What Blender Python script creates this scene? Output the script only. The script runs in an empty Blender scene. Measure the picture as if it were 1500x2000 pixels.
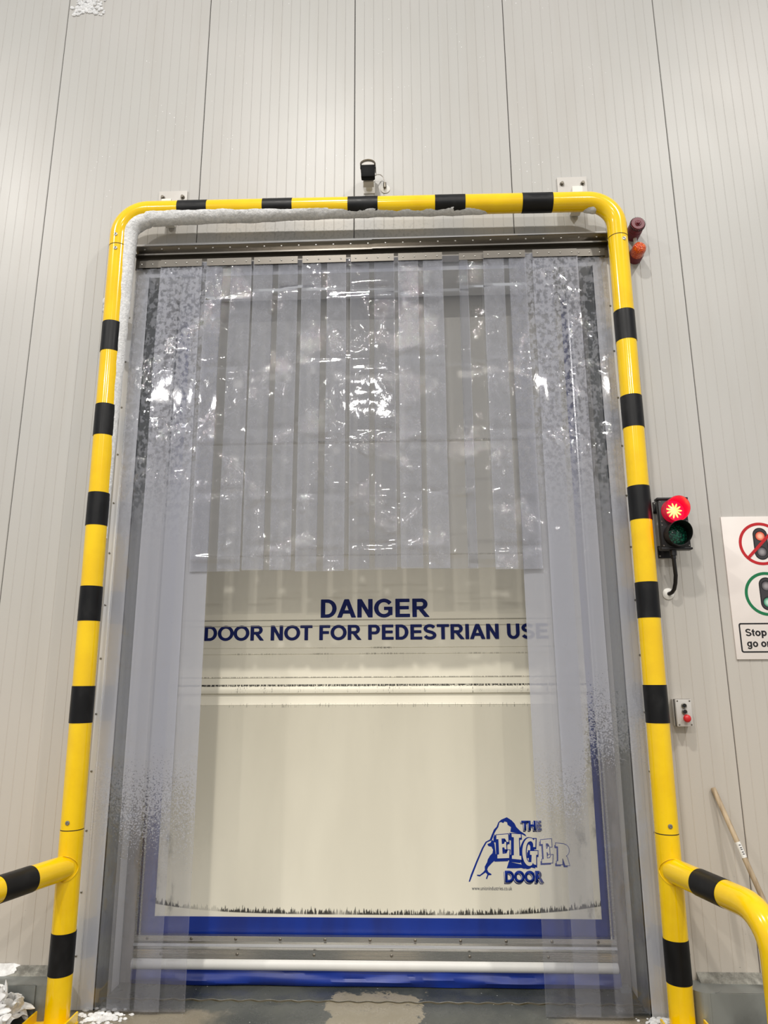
import bpy, bmesh, math, random
from mathutils import Vector, Matrix, noise
random.seed(7)
PI = math.pi
sc = bpy.context.scene
COL = sc.collection

# ------------------------------------------------------------------ camera
cam_d = bpy.data.cameras.new('camera'); cam = bpy.data.objects.new('camera', cam_d); COL.objects.link(cam)
f_ = Vector((-0.03778814, 0.97343241, 0.22583491)); r_ = Vector((0.99918831, 0.03996319, -0.00506564)); u_ = r_.cross(f_)
M = Matrix((r_, u_, -f_)).transposed().to_4x4(); M.translation = (0.3309, -3.9222, 1.6)
cam.matrix_world = M
cam_d.sensor_fit = 'HORIZONTAL'; cam_d.sensor_width = 36; cam_d.lens = 1387 / 1500 * 36
cam_d.clip_start = .05; cam_d.clip_end = 200
sc.camera = cam
# ------------------------------------------------------------------ world, lamps, exposure
w = bpy.data.worlds.new('world'); sc.world = w; w.use_nodes = True
w.node_tree.nodes['Background'].inputs[0].default_value = (.97, .975, 1.0, 1)
w.node_tree.nodes['Background'].inputs[1].default_value = .54
def lamp(name, loc, power, size=.36, col=(1.0, .96, .90)):
    d = bpy.data.lights.new(name, 'AREA'); d.shape = 'DISK'; d.size = size; d.energy = power; d.color = col
    o = bpy.data.objects.new(name, d); COL.objects.link(o); o.location = loc      # faces straight down
    return o
for i, (x, y, pw) in enumerate([(-5.9, -5.0, 290), (-.75, -5.0, 340), (4.4, -5.0, 310), (-5.6, -13, 460), (-.6, -13, 460), (4.4, -13, 460)]):  # near row mirrors in the wall; far row is unseen, added as fill
    lamp('high_bay_and_fill_lamp', (x, y, 8.7), pw)
sc.view_settings.view_transform = 'Standard'; sc.view_settings.look = 'None'
sc.view_settings.gamma = 1; sc.view_settings.use_curve_mapping = False
sc.view_settings.exposure = 0.0
sc.cycles.transparent_max_bounces = 40
sc.cycles.max_bounces = 8
sc.cycles.use_denoising = True
sc.cycles.sample_clamp_indirect = 4

# ------------------------------------------------------------------ material helpers
def s2l(c): return tuple(((v / 255) / 12.92 if v / 255 <= .04045 else ((v / 255 + .055) / 1.055) ** 2.4) for v in c)
class NT:
    def __init__(s, name):
        s.m = bpy.data.materials.new(name); s.m.use_nodes = True
        s.t = s.m.node_tree; s.n = s.t.nodes; s.l = s.t.links
        s.b = s.n['Principled BSDF']; s.out = s.n['Material Output']
    def new(s, typ, **kw):
        o = s.n.new(typ)
        for k, v in kw.items():
            if hasattr(o, k): setattr(o, k, v)
        return o
    def put(s, sock, v):
        if isinstance(v, bpy.types.NodeSocket): s.l.new(v, sock)
        elif isinstance(v, (tuple, list)): sock.default_value = (*v, 1) if len(v) == 3 and len(sock.default_value) == 4 else v
        else: sock.default_value = v
    def math(s, op, a, b=None, c=None, clamp=False):
        o = s.new('ShaderNodeMath', operation=op); o.use_clamp = clamp
        for i, v in enumerate((a, b, c)):
            if v is not None: s.put(o.inputs[i], v)
        return o.outputs[0]
    def ramp(s, v, a, b, x=0., y=1., smooth=True):
        o = s.new('ShaderNodeMapRange'); o.interpolation_type = 'SMOOTHSTEP' if smooth else 'LINEAR'; o.clamp = True
        s.put(o.inputs[0], v); s.put(o.inputs[1], a); s.put(o.inputs[2], b); s.put(o.inputs[3], x); s.put(o.inputs[4], y)
        return o.outputs[0]
    def band(s, v, a, b, e):                                       # 1 inside a..b, soft edge e
        return s.math('MULTIPLY', s.ramp(v, a - e, a), s.ramp(v, b, b + e, 1, 0))
    def mix(s, f, a, b):
        o = s.new('ShaderNodeMix', data_type='RGBA'); s.put(o.inputs[0], f)
        s.put(o.inputs[6], a); s.put(o.inputs[7], b); return o.outputs[2]
    def pos(s):
        if not hasattr(s, '_p'):
            s._p = s.new('ShaderNodeNewGeometry').outputs['Position']; q = s.new('ShaderNodeSeparateXYZ'); s.l.new(s._p, q.inputs[0]); s.x, s.y, s.z = q.outputs
        return s._p
    def noise(s, scale, stretch=(1, 1, 1), detail=2., rough=.5, off=(0, 0, 0)):
        mp = s.new('ShaderNodeMapping'); s.l.new(s.pos(), mp.inputs[0]); mp.inputs[3].default_value = stretch; mp.inputs[1].default_value = off
        o = s.new('ShaderNodeTexNoise'); s.l.new(mp.outputs[0], o.inputs[0]); o.inputs['Scale'].default_value = scale
        o.inputs['Detail'].default_value = detail; o.inputs['Roughness'].default_value = rough
        return o.outputs[0]
    def voro(s, scale, stretch=(1, 1, 1)):
        mp = s.new('ShaderNodeMapping'); s.l.new(s.pos(), mp.inputs[0]); mp.inputs[3].default_value = stretch
        o = s.new('ShaderNodeTexVoronoi'); s.l.new(mp.outputs[0], o.inputs[0]); o.inputs['Scale'].default_value = scale
        return o
    def bump(s, h, strength=.3, dist=.002, normal_to=None):
        o = s.new('ShaderNodeBump'); s.put(o.inputs['Height'], h); o.inputs['Strength'].default_value = strength; o.inputs['Distance'].default_value = dist
        s.l.new(o.outputs[0], (normal_to or s.b.inputs['Normal'])); return o.outputs[0]
    def set(s, **kw):
        names = dict(col='Base Color', rough='Roughness', metal='Metallic', spec='Specular IOR Level', coat='Coat Weight', coatr='Coat Roughness',
                     ec='Emission Color', es='Emission Strength', alpha='Alpha', trans='Transmission Weight', ior='IOR', aniso='Anisotropic', sss='Subsurface Weight')
        for k, v in kw.items(): s.put(s.b.inputs[names[k]], v)
        return s
def simple(name, rgb, rough=.5, metal=0., **kw):
    t = NT(name); c = s2l(rgb)
    n = t.noise(9, detail=3)
    t.set(col=t.mix(t.ramp(n, .3, .7, 0, .18), c, tuple(v * .75 for v in c)), rough=rough, metal=metal, **kw)
    return t.m
MAT = {}
# wall panels: cream-white painted steel
t = NT('painted_steel_wall'); t.pos()
n1 = t.noise(.6, detail=3); n2 = t.noise(7, (1, 1, .15), detail=4)
low = t.ramp(t.z, 0.2, 3.2, 1, 0)
c = t.mix(t.ramp(n1, .35, .65), s2l((184, 182, 178)), s2l((178, 177, 173)))
c = t.mix(low, c, s2l((193, 185, 173)))  # wall colour kept darker higher up to even out the lamplight
c = t.mix(t.math('MULTIPLY', t.ramp(n2, .45, .75), .10), c, s2l((150, 140, 126)))
scuff = t.math('MULTIPLY', t.ramp(t.noise(26, (1, 1, 2.2), detail=5, off=(3, 0, 1)), .69, .74), t.ramp(t.z, .2, 1.1, 1, 0))
c = t.mix(t.math('MULTIPLY', scuff, .5), c, s2l((96, 92, 86)))
v = t.voro(26); dots = t.math('MULTIPLY', t.ramp(v.outputs['Distance'], .045, .085, 1, 0), t.ramp(t.noise(2.2, off=(5, 0, 2)), .50, .62))
dots = t.math('MULTIPLY', dots, t.ramp(t.z, 4.0, 4.6))
dots = t.math('MULTIPLY', dots, t.ramp(t.math('ABSOLUTE', t.math('ADD', t.x, .1)), 1.2, 2.1, 1, 0))
fz = t.math('MULTIPLY', t.ramp(t.noise(55, detail=3), .5, .62), t.math('MULTIPLY', t.band(t.x, -.75, .35, .35), t.band(t.z, 4.28, 4.33, .09)))
c = t.mix(t.math('MULTIPLY', fz, .45), c, s2l((150, 150, 146)))
c = t.mix(dots, c, (.95, .95, .95))
t.set(col=c, rough=t.ramp(n1, .3, .7, .36, .44), spec=.42)
hb = t.math('ADD', t.noise(120, detail=2), t.math('MULTIPLY', dots, 3)); t.bump(hb, .18, .0012)
MAT['wall'] = t.m
# casing (white foil-like flashing)
t = NT('white_flashing'); t.pos(); n = t.noise(3, (1, 1, .4), detail=5)
t.set(col=t.mix(t.ramp(n, .35, .7), s2l((238, 238, 238)), s2l((222, 223, 225))), rough=.42)
t.bump(t.noise(5, (1, 1, .5), detail=2), .35, .008); MAT['casing'] = t.m
t = NT('galvanised_steel'); t.pos(); n = t.noise(2.2, (3, 3, .35), detail=5); n2 = t.noise(40, detail=2)
t.set(col=t.mix(t.ramp(n, .35, .68), s2l((172, 177, 178)), s2l((140, 146, 148))), rough=t.ramp(n2, .3, .7, .32, .5), metal=.55); MAT['galv'] = t.m
t = NT('kerb_steel'); t.pos(); n = t.noise(3, (1, 1, 1), detail=5)
t.set(col=t.mix(t.ramp(n, .4, .62), s2l((150, 154, 152)), s2l((112, 114, 110))), rough=t.ramp(n, .35, .6, .3, .5), metal=.6); MAT['kerb_steel'] = t.m
t = NT('kerb_concrete'); t.pos(); n = t.noise(14, detail=6, rough=.7)
t.set(col=t.mix(t.ramp(n, .35, .65), s2l((160, 158, 148)), s2l((112, 110, 102))), rough=.85); t.bump(n, .8, .02); MAT['concrete'] = t.m
t = NT('stainless_steel'); t.pos(); n = t.noise(18, (.12, 1, 14), detail=4)
t.set(col=t.mix(t.ramp(n, .3, .7), (.60, .585, .56), (.47, .46, .44)), rough=t.ramp(n, .3, .7, .20, .34), metal=1.); MAT['steel'] = t.m
MAT['dark_steel'] = simple('dark_brushed_steel', (120, 116, 110), .25, 1.)
MAT['clamp_steel'] = simple('dull_clamp_steel', (104, 100, 94), .38, .9)
MAT['screw'] = simple('screw_metal', (158, 156, 150), .35, .9)
MAT['bolt'] = simple('bolt_metal', (120, 114, 104), .4, .8)
# yellow paint
t = NT('yellow_gloss_paint'); t.pos(); n = t.noise(6, detail=5, rough=.6)
sp = t.ramp(t.noise(38, (1, 1, .5), detail=6, rough=.7), .70, .76)
c = t.mix(t.ramp(n, .3, .7), s2l((244, 203, 0)), s2l((236, 192, 0)))
c = t.mix(t.math('MULTIPLY', sp, .35), c, s2l((150, 118, 20)))
t.set(col=c, rough=.16, coat=.3, coatr=.08); MAT['yellow'] = t.m
t = NT('black_tape'); t.pos(); n = t.noise(14, (1, 1, .6), detail=5)
t.set(col=t.mix(t.ramp(n, .5, .8), s2l((9, 9, 11)), s2l((28, 28, 29))), spec=.3, rough=t.ramp(n, .3, .7, .32, .5)); MAT['black'] = t.m
MAT['black_plastic'] = simple('black_plastic', (15, 12, 13), .42)
MAT['black_gloss'] = simple('glossy_black_cover', (4, 4, 5), .6, 0., spec=.15)
MAT['dark_line'] = simple('dark_joint', (60, 50, 20), .6)
MAT['seam'] = simple('panel_joint_sealant', (72, 70, 66), .7)
MAT['white_plastic'] = simple('white_plastic', (226, 224, 218), .4)
MAT['grey_plastic'] = simple('light_grey_plastic', (196, 192, 186), .45)
MAT['red_plastic'] = simple('red_plastic', (205, 34, 38), .35)
MAT['maroon'] = simple('maroon_plastic', (104, 30, 44), .42)
MAT['wood'] = None
t = NT('pale_wood'); t.pos(); n = t.noise(20, (2, 2, .12), detail=5)
t.set(col=t.mix(t.ramp(n, .3, .7), s2l((190, 170, 140)), s2l((142, 122, 96))), rough=.65); MAT['wood'] = t.m
# ice
t = NT('frost'); t.pos(); n = t.noise(60, detail=5, rough=.7)
t.set(col=t.mix(t.ramp(n, .3, .7), (.86, .86, .86), (.62, .63, .64)), rough=.75, sss=0); t.bump(n, .9, .01); MAT['frost'] = t.m
t = NT('snow'); t.pos(); n = t.noise(26, detail=6, rough=.7)
t.set(col=t.mix(t.ramp(n, .35, .7), (.90, .90, .89), (.66, .65, .63)), rough=.7); t.bump(n, .6, .012); MAT['snow'] = t.m
# floor
t = NT('wet_concrete_floor'); t.pos()
n = t.noise(1.7, detail=6, rough=.6); n2 = t.noise(7, (1, 1, 1), detail=7, rough=.72); n3 = t.noise(3, (1, .35, 1), detail=4, off=(2, 1, 0))
c = t.mix(t.ramp(n, .38, .62), s2l((58, 62, 58)), s2l((86, 88, 80)))
c = t.mix(t.math('MULTIPLY', t.ramp(n3, .5, .7), .5), c, s2l((46, 52, 50)))
edge = t.math('ADD', t.math('MULTIPLY', t.math('SUBTRACT', n2, .5), .35), 0)
px = t.math('ADD', t.x, edge); py = t.math('ADD', t.y, edge)
patch = t.math('MULTIPLY', t.band(px, -.10, .34, .01), t.ramp(py, .20, .24, 1, 0))
fine = t.ramp(n2, .36, .42)
c = t.mix(t.math('MULTIPLY', t.math('MULTIPLY', patch, fine), .75), c, s2l((158, 148, 126)))
brown = t.math('MULTIPLY', t.ramp(t.math('ADD', t.y, t.math('MULTIPLY', edge, .5)), -.02, .03, 1, 0), t.math('MAXIMUM', t.ramp(px, -.75, -.55, 1, 0), t.ramp(px, .95, 1.1)))
c = t.mix(t.math('MULTIPLY', brown, .8), c, s2l((140, 130, 110)))
specks = t.ramp(t.voro(22).outputs['Distance'], .05, .08, 1, 0)
c = t.mix(t.math('MULTIPLY', specks, t.ramp(n3, .45, .6)), c, (.5, .5, .48))
t.set(col=c, rough=t.ramp(n2, .3, .7, .18, .42)); t.bump(n2, .25, .006); MAT['floor'] = t.m
# door fabric with horizontal wear, and shade painted into its upper part
t = NT('cream_door_fabric'); t.pos()
weave = t.noise(300, (1, 1, 1), detail=1)
base = t.mix(t.ramp(t.noise(3, (1, 1, .3), detail=4), .35, .7), s2l((236, 230, 211)), s2l((228, 222, 203)))
base = t.mix(t.ramp(t.z, 1.72, 2.4, 0, .6), base, s2l((222, 218, 205)))  # shadow of the short strips darkened into the fabric colour
teeth = t.noise(120, (1, 1, .08), detail=3, rough=.65)
patchy = t.noise(3.0, (1, 1, 0), detail=3)
dirt = 0.
def acc(a, b): return t.math('MAXIMUM', a, b)
curve = t.math('MULTIPLY', t.math('POWER', t.math('ABSOLUTE', t.math('SUBTRACT', t.x, .1)), 4), .022)
zz = t.math('SUBTRACT', t.z, curve)
thr = t.ramp(zz, .335, .385, .37, .78, False)
d1 = t.math('MULTIPLY', t.ramp(t.math('SUBTRACT', teeth, thr), 0, .05), t.band(zz, .335, .40, .006))
d1 = t.math('MULTIPLY', d1, t.ramp(patchy, .36, .5, .25, 1))
def row(z0, z1, lo, hi, k, pl=.4, ph=.6):
    q = t.math('MULTIPLY', t.ramp(teeth, lo, hi), t.band(t.z, z0, z1, .004)); q = t.math('MULTIPLY', q, t.ramp(patchy, pl, ph)); return t.math('MULTIPLY', q, k)
d = acc(d1, row(1.548, 1.556, .42, .5, 1, .2, .3)); d = acc(d, row(1.51, 1.545, .60, .68, .8, .4, .55)); d = acc(d, row(1.43, 1.45, .56, .64, .55, .35, .5))
d = acc(d, row(1.765, 1.771, .45, .55, .9, .52, .58)); d = acc(d, row(1.731, 1.736, .45, .55, .5, .45, .55)); d = acc(d, row(1.597, 1.600, .40, .5, .6, .2, .4))
d = acc(d, row(1.69, 1.73, .60, .72, .25)); d = acc(d, row(1.28, 1.36, .62, .72, .14)); d = acc(d, row(1.93, 1.934, .3, .4, .45, .2, .3)); d = acc(d, row(1.895, 1.898, .3, .4, .35, .2, .3))
d = acc(d, row(3.05, 3.056, .45, .55, .6)); d = acc(d, row(2.32, 2.325, .45, .55, .4))
sidew = t.math('MULTIPLY', t.math('MAXIMUM', t.band(t.x, 1.235, 1.325, .03), t.band(t.x, -1.11, -1.03, .03)), t.ramp(t.noise(9, (1.2, 1, .5), detail=6, rough=.7), .48, .7, 0, .6))
d = acc(d, t.math('MULTIPLY', sidew, t.ramp(t.z, 1.5, 1.9, 1, .2)))
t.set(col=t.mix(d, base, s2l((62, 60, 54))), rough=.5); t.bump(weave, .08, .001); MAT['fabric'] = t.m
t = NT('blue_door_fabric'); t.pos(); n = t.noise(6, (1, 1, .3), detail=4)
t.set(col=t.mix(t.ramp(n, .3, .7), s2l((10, 48, 142)), s2l((16, 40, 118))), rough=.4); t.bump(t.noise(5, (.5, 1, 2), detail=3), .3, .01); MAT['blue'] = t.m
MAT['navy'] = simple('navy_print', (0, 20, 88), .6, 0., spec=.25); MAT['logo_blue'] = simple('blue_print', (4, 42, 136), .6, 0., spec=.25)
MAT['cream_print'] = simple('cream_print', (226, 220, 202), .5)
MAT['small_print'] = simple('grey_print', (66, 70, 84), .5)
t = NT('worn_grey_seal'); t.pos(); n = t.noise(12, (1.2, 1, .3), detail=5)
t.set(col=t.mix(t.ramp(n, .35, .65), s2l((156, 150, 142)), s2l((112, 106, 100))), rough=.4, metal=.35); MAT['track'] = t.m
MAT['sign_white'] = simple('sign_white', (228, 220, 214), .35); MAT['sign_red'] = simple('sign_red', (186, 20, 28), .4); MAT['sign_green'] = simple('sign_green', (0, 112, 66), .4)
MAT['sign_black'] = simple('sign_black', (20, 18, 20), .4); MAT['sign_dark'] = simple('sign_dark_grey', (54, 52, 54), .4)
def ball(name, inner, outer):
    q = NT(name); tc = q.new('ShaderNodeTexCoord'); L = q.new('ShaderNodeVectorMath', operation='LENGTH'); q.l.new(tc.outputs['Object'], L.inputs[0])
    q.set(col=q.mix(q.ramp(L.outputs['Value'], .004, .026), s2l(inner), s2l(outer)), rough=.4); return q.m
MAT['ball_red'] = ball('printed_red_lens', (250, 190, 160), (214, 72, 36)); MAT['ball_grey'] = ball('printed_grey_lens', (150, 146, 148), (74, 70, 74)); MAT['ball_green'] = ball('printed_green_lens', (190, 226, 206), (30, 130, 96))
# lamps and hood of the signal
t = NT('lit_red_lens'); tc = t.new('ShaderNodeTexCoord'); sx = t.new('ShaderNodeSeparateXYZ'); t.l.new(tc.outputs['Object'], sx.inputs[0])
L = t.new('ShaderNodeVectorMath', operation='LENGTH'); t.l.new(tc.outputs['Object'], L.inputs[0]); rad = L.outputs['Value']
ang = t.math('ARCTAN2', sx.outputs[2], sx.outputs[0]); ray = t.math('POWER', t.math('ABSOLUTE', t.math('COSINE', t.math('MULTIPLY', ang, 5.5))), 1.5)
reach = t.math('ADD', t.math('MULTIPLY', ray, .026), .016); star = t.ramp(t.math('SUBTRACT', reach, rad), -.004, .004)
t.set(col=(.4, .01, .02), ec=t.mix(star, (1, .006, .045), (1, .55, .10)), es=t.ramp(star, 0, 1, 1.3, 3.2), rough=.2); MAT['red_lens'] = t.m
t = NT('red_lit_hood'); t.set(col=(.25, .008, .02), rough=.3, ec=(1, .004, .05), es=.35); MAT['red_hood'] = t.m  # red light from the lens put into the hood as colour and emission
t = NT('unlit_green_lens'); v = t.voro(90)
t.set(col=t.mix(t.ramp(v.outputs['Distance'], .2, .6), s2l((26, 112, 84)), s2l((6, 48, 36))), rough=.15); t.bump(v.outputs['Distance'], .5, .003); MAT['green_lens'] = t.m
t = NT('amber_lens'); v = t.voro(120); t.set(col=t.mix(t.ramp(v.outputs['Distance'], .1, .6), s2l((250, 120, 10)), s2l((190, 60, 0))), rough=.12, coat=.6); t.bump(v.outputs['Distance'], .9, .004); MAT['amber'] = t.m
# clear PVC strip: sheet transparency with frost and condensation
def pvc(name, long, fk=1., tint=(.61, .62, .68), seed=0.):
    t = NT(name); t.pos(); n = t.n; n.remove(t.b)
    at = t.new('ShaderNodeAttribute', attribute_type='GEOMETRY', attribute_name='frost').outputs['Fac']
    big = t.noise(2.4, (1, 1, .6), detail=4, off=(seed, 0, 0)); fine = t.noise(125, (1, 1, 1), detail=3, rough=.6, off=(seed, 0, 3)); mid = t.noise(22, (1, 1, .7), detail=4, rough=.6)
    if long:                                # frosted above ~1.1 m; crystals thin out into clear plastic near the floor
        level = t.ramp(t.math('SUBTRACT', t.math('ADD', t.z, t.math('MULTIPLY', big, .5)), t.ramp(t.x, 1.15, 1.25, 0, .42)), .55, 1.75, .0, 1.)
        cr = t.ramp(t.math('ADD', t.math('MULTIPLY', level, .62), t.math('SUBTRACT', fine, .5)), .28, .40)
        up = t.ramp(t.z, 2.2, 3.2, 0, 1)
        mot = t.math('MULTIPLY', up, t.ramp(t.noise(38, (1, 1, .8), detail=4, rough=.6), .42, .6, 0, .42))
        op = t.math('ADD', t.math('MULTIPLY', cr, .38 * fk), t.math('MULTIPLY', at, .09)); op = t.math('SUBTRACT', op, t.math('MULTIPLY', mot, .8))
        op = t.math('ADD', op, .028, clamp=True)
    else:
        op = t.math('ADD', t.math('MULTIPLY', at, t.ramp(mid, .3, .7, .17, .30)), .045)
        op = t.math('ADD', op, t.math('MULTIPLY', t.math('MULTIPLY', at, t.ramp(fine, .5, .7)), .10), clamp=True)
    tr = t.new('ShaderNodeBsdfTransparent'); tr.inputs[0].default_value = (.975, .98, 1, 1)
    di = t.new('ShaderNodeBsdfDiffuse'); t.put(di.inputs[0], tint)
    tl = t.new('ShaderNodeBsdfTranslucent'); t.put(tl.inputs[0], tint)
    m0 = t.new('ShaderNodeMixShader'); m0.inputs[0].default_value = .4; t.l.new(di.outputs[0], m0.inputs[1]); t.l.new(tl.outputs[0], m0.inputs[2])
    m1 = t.new('ShaderNodeMixShader'); t.put(m1.inputs[0], op); t.l.new(tr.outputs[0], m1.inputs[1]); t.l.new(m0.outputs[0], m1.inputs[2])
    gl = t.new('ShaderNodeBsdfGlossy'); gl.inputs['Roughness'].default_value = .04
    rip = t.noise(34, (1, 1, .6), detail=2.5, off=(seed, 0, 7)); msk = t.ramp(t.noise(4.5, off=(seed, 2, 1)), .52, .62, .035, 1)
    bh = t.math('MULTIPLY', rip, msk); bp = t.bump(bh, 1.0, (.020 if not long else .006), gl.inputs['Normal'])
    fr = t.new('ShaderNodeFresnel'); fr.inputs[0].default_value = 1.5
    m2 = t.new('ShaderNodeMixShader'); t.l.new(t.math('MULTIPLY', fr.outputs[0], t.ramp(at, 1.2, 1.8, 1, .05)), m2.inputs[0]); t.l.new(m1.outputs[0], m2.inputs[1]); t.l.new(gl.outputs[0], m2.inputs[2])
    t.l.new(m2.outputs[0], t.out.inputs[0]); return t.m
MAT['pvc_short'] = pvc('clear_pvc_strip', False); MAT['pvc_side'] = pvc('lightly_frosted_pvc_strip', True, .38); MAT['pvc_long'] = pvc('frosted_pvc_strip', True)

# ------------------------------------------------------------------ mesh helpers
class MB:
    def __init__(s): s.v = []; s.f = []; s.sm = []
    def add(s, vs, fs, smooth=False):
        b = len(s.v); s.v += [tuple(v) for v in vs]; s.f += [tuple(i + b for i in f) for f in fs]; s.sm += [smooth] * len(fs); return s
    def box(s, x0, x1, y0, y1, z0, z1, bev=0):
        if bev:
            bm = bmesh.new(); bmesh.ops.create_cube(bm, size=1)
            for v in bm.verts: v.co = Vector(((x0 + x1) / 2 + v.co.x * (x1 - x0), (y0 + y1) / 2 + v.co.y * (y1 - y0), (z0 + z1) / 2 + v.co.z * (z1 - z0)))
            bmesh.ops.bevel(bm, geom=bm.edges[:], offset=bev, segments=2, affect='EDGES', profile=.5)
            bm.verts.index_update(); s.add([v.co for v in bm.verts], [[v.index for v in f.verts] for f in bm.faces]); bm.free(); return s
        v = [(x, y, z) for x in (x0, x1) for y in (y0, y1) for z in (z0, z1)]
        return s.add(v, [(0, 1, 3, 2), (4, 6, 7, 5), (0, 4, 5, 1), (2, 3, 7, 6), (0, 2, 6, 4), (1, 5, 7, 3)])
    def prism(s, pts, axis, a, b):          # closed polygon pts (2D) extruded along axis from a to b
        n = len(pts)
        def mk(p, t): return (t, p[0], p[1]) if axis == 'x' else ((p[0], t, p[1]) if axis == 'y' else (p[0], p[1], t))
        return s.add([mk(p, a) for p in pts] + [mk(p, b) for p in pts], [tuple(range(n))[::-1], tuple(range(n, 2 * n))] + [(i, (i + 1) % n, (i + 1) % n + n, i + n) for i in range(n)])
    def tube(s, path, rad, seg=24, cap=True, squash=None):
        path = [Vector(p) for p in path]; n = len(path); rings = []; up = None
        for i, p in enumerate(path):
            d = (path[min(i + 1, n - 1)] - path[max(i - 1, 0)]).normalized()
            if up is None:
                up = Vector((0, 0, 1)) if abs(d.z) < .9 else Vector((0, 1, 0))
            sd = d.cross(up).normalized(); up = sd.cross(d).normalized()
            r = rad[i] if isinstance(rad, (list, tuple)) else rad
            rings.append([p + (sd * math.cos(a) + up * math.sin(a)) * r for a in [2 * PI * k / seg for k in range(seg)]])
        vs = [v for rg in rings for v in rg]
        fs = [(i * seg + k, i * seg + (k + 1) % seg, (i + 1) * seg + (k + 1) % seg, (i + 1) * seg + k) for i in range(n - 1) for k in range(seg)]
        s.add(vs, fs, True)
        if cap: s.add(rings[0], [tuple(range(seg))[::-1]]); s.add(rings[-1], [tuple(range(seg))])
        return s
    def cyl(s, a, b, r, seg=24, r2=None): return s.tube([a, b], [r, r if r2 is None else r2], seg)
    def lathe(s, prof, o, axis='y', seg=32):       # prof: (radius, distance along axis)
        o = Vector(o); vs = []
        for r, h in prof:
            for k in range(seg):
                a = 2 * PI * k / seg; c_, s_ = r * math.cos(a), r * math.sin(a)
                vs.append(o + (Vector((c_, h, s_)) if axis == 'y' else Vector((c_, s_, h))))
        fs = [(i * seg + k, i * seg + (k + 1) % seg, (i + 1) * seg + (k + 1) % seg, (i + 1) * seg + k) for i in range(len(prof) - 1) for k in range(seg)]
        return s.add(vs, fs, True)
    def sphere(s, c, r, seg=10, rings=6, sc_=(1, 1, 1)):
        c = Vector(c); vs = []
        for i in range(rings + 1):
            th = PI * i / rings
            for k in range(seg):
                a = 2 * PI * k / seg; vs.append(c + Vector((math.sin(th) * math.cos(a) * r * sc_[0], math.sin(th) * math.sin(a) * r * sc_[1], math.cos(th) * r * sc_[2])))
        return s.add(vs, [(i * seg + k, i * seg + (k + 1) % seg, (i + 1) * seg + (k + 1) % seg, (i + 1) * seg + k) for i in range(rings) for k in range(seg)], True)
    def build(s, name, mat, parent=None, origin=None):
        me = bpy.data.meshes.new(name); vs = s.v
        if origin is not None: ox = Vector(origin); vs = [Vector(v) - ox for v in vs]
        me.from_pydata([tuple(v) for v in vs], [], s.f); me.polygons.foreach_set('use_smooth', s.sm)
        bm = bmesh.new(); bm.from_mesh(me); bmesh.ops.remove_doubles(bm, verts=bm.verts, dist=1e-6); bmesh.ops.recalc_face_normals(bm, faces=bm.faces); bm.to_mesh(me); bm.free()
        me.set_sharp_from_angle(angle=math.radians(38))
        me.materials.append(mat if not isinstance(mat, str) else MAT[mat])
        o = bpy.data.objects.new(name, me); COL.objects.link(o)
        if origin is not None: o.location = origin
        if parent is not None:
            o.parent = parent
            acc_ = Vector((0, 0, 0)); q = parent
            while q is not None: acc_ += q.location; q = q.parent
            o.location = Vector(o.location) - acc_
        return o
def thing(name, label, cat, loc, group=None):
    o = bpy.data.objects.new(name, None); COL.objects.link(o); o.location = loc; o.empty_display_size = .1
    o['label'] = label; o['category'] = cat
    if group: o['group'] = group
    return o
def struct(o, label=None, cat=None):
    o['kind'] = 'structure'
    if label: o['label'] = label
    if cat: o['category'] = cat
    return o
def copy_at(src, parent, loc):
    o = src.copy(); COL.objects.link(o); o.parent = parent; o.location = loc; return o

# ================================================================== SETTING
# wall front: insulated panels with micro ribs; door opening X -1.27..1.45, top 4.03
OX0, OX1, OZ = -1.27, 1.45, 4.03
TH = .2; PW = .9957
wall = struct(MB().box(-6.0, OX0, .03, TH, 0, 10).box(OX1, 6.5, .03, TH, 0, 10).box(OX0, OX1, .03, TH, OZ, 10).build('wall_front', 'seam'),
              'tall cream panelled cold store wall around the doorway', 'wall')
for k in range(-6, 6):
    x0, x1 = k * PW + .0022, (k + 1) * PW - .0022; N = 16; wd = (x1 - x0) / N
    prof = [(x0, .03), (x0, .003), (x0 + .003, 0)]
    for i in range(1, N):
        c = x0 + i * wd; prof += [(c - .0028, 0), (c - .0009, .0017), (c + .0009, .0017), (c + .0028, 0)]
    prof += [(x1 - .003, 0), (x1, .003), (x1, .03)]
    for e in (OX0, OX1):                      # split the profile at the opening edges
        for i in range(len(prof) - 1):
            a, b = prof[i], prof[i + 1]
            if a[0] < e - 1e-5 and b[0] > e + 1e-5: prof.insert(i + 1, (e, a[1] + (b[1] - a[1]) * (e - a[0]) / (b[0] - a[0]))); break
    mb = MB()
    for a, b in zip(prof, prof[1:]):
        zb = OZ if (a[0] >= OX0 - 1e-4 and b[0] <= OX1 + 1e-4) else 0.0
        mb.add([(a[0], a[1], zb), (b[0], b[1], zb), (b[0], b[1], 10), (a[0], a[1], 10)], [(0, 1, 2, 3)])
    mb.build('wall_panel', 'wall', wall)
struct(MB().box(-7, 8, -16, 3, -.1, 0).build('floor', 'floor'), 'dark wet concrete floor with a pale worn patch at the door', 'floor')
floor = bpy.data.objects['floor']
# wavy expansion joint across the doorway
pth = [(-1.25 + i * .012, .118 + .007 * math.sin(i * .75) + .004 * noise.noise(Vector((i * .12, 0, 0))), .0) for i in range(226)]
mb = MB(); mb.tube(pth, .004, 6); o = mb.build('joint_line', 'dark_line', floor)
o = MB().tube([(p[0], p[1] + .008, -.001) for p in pth], .004, 6).build('joint_line', 'concrete', floor)
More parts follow.
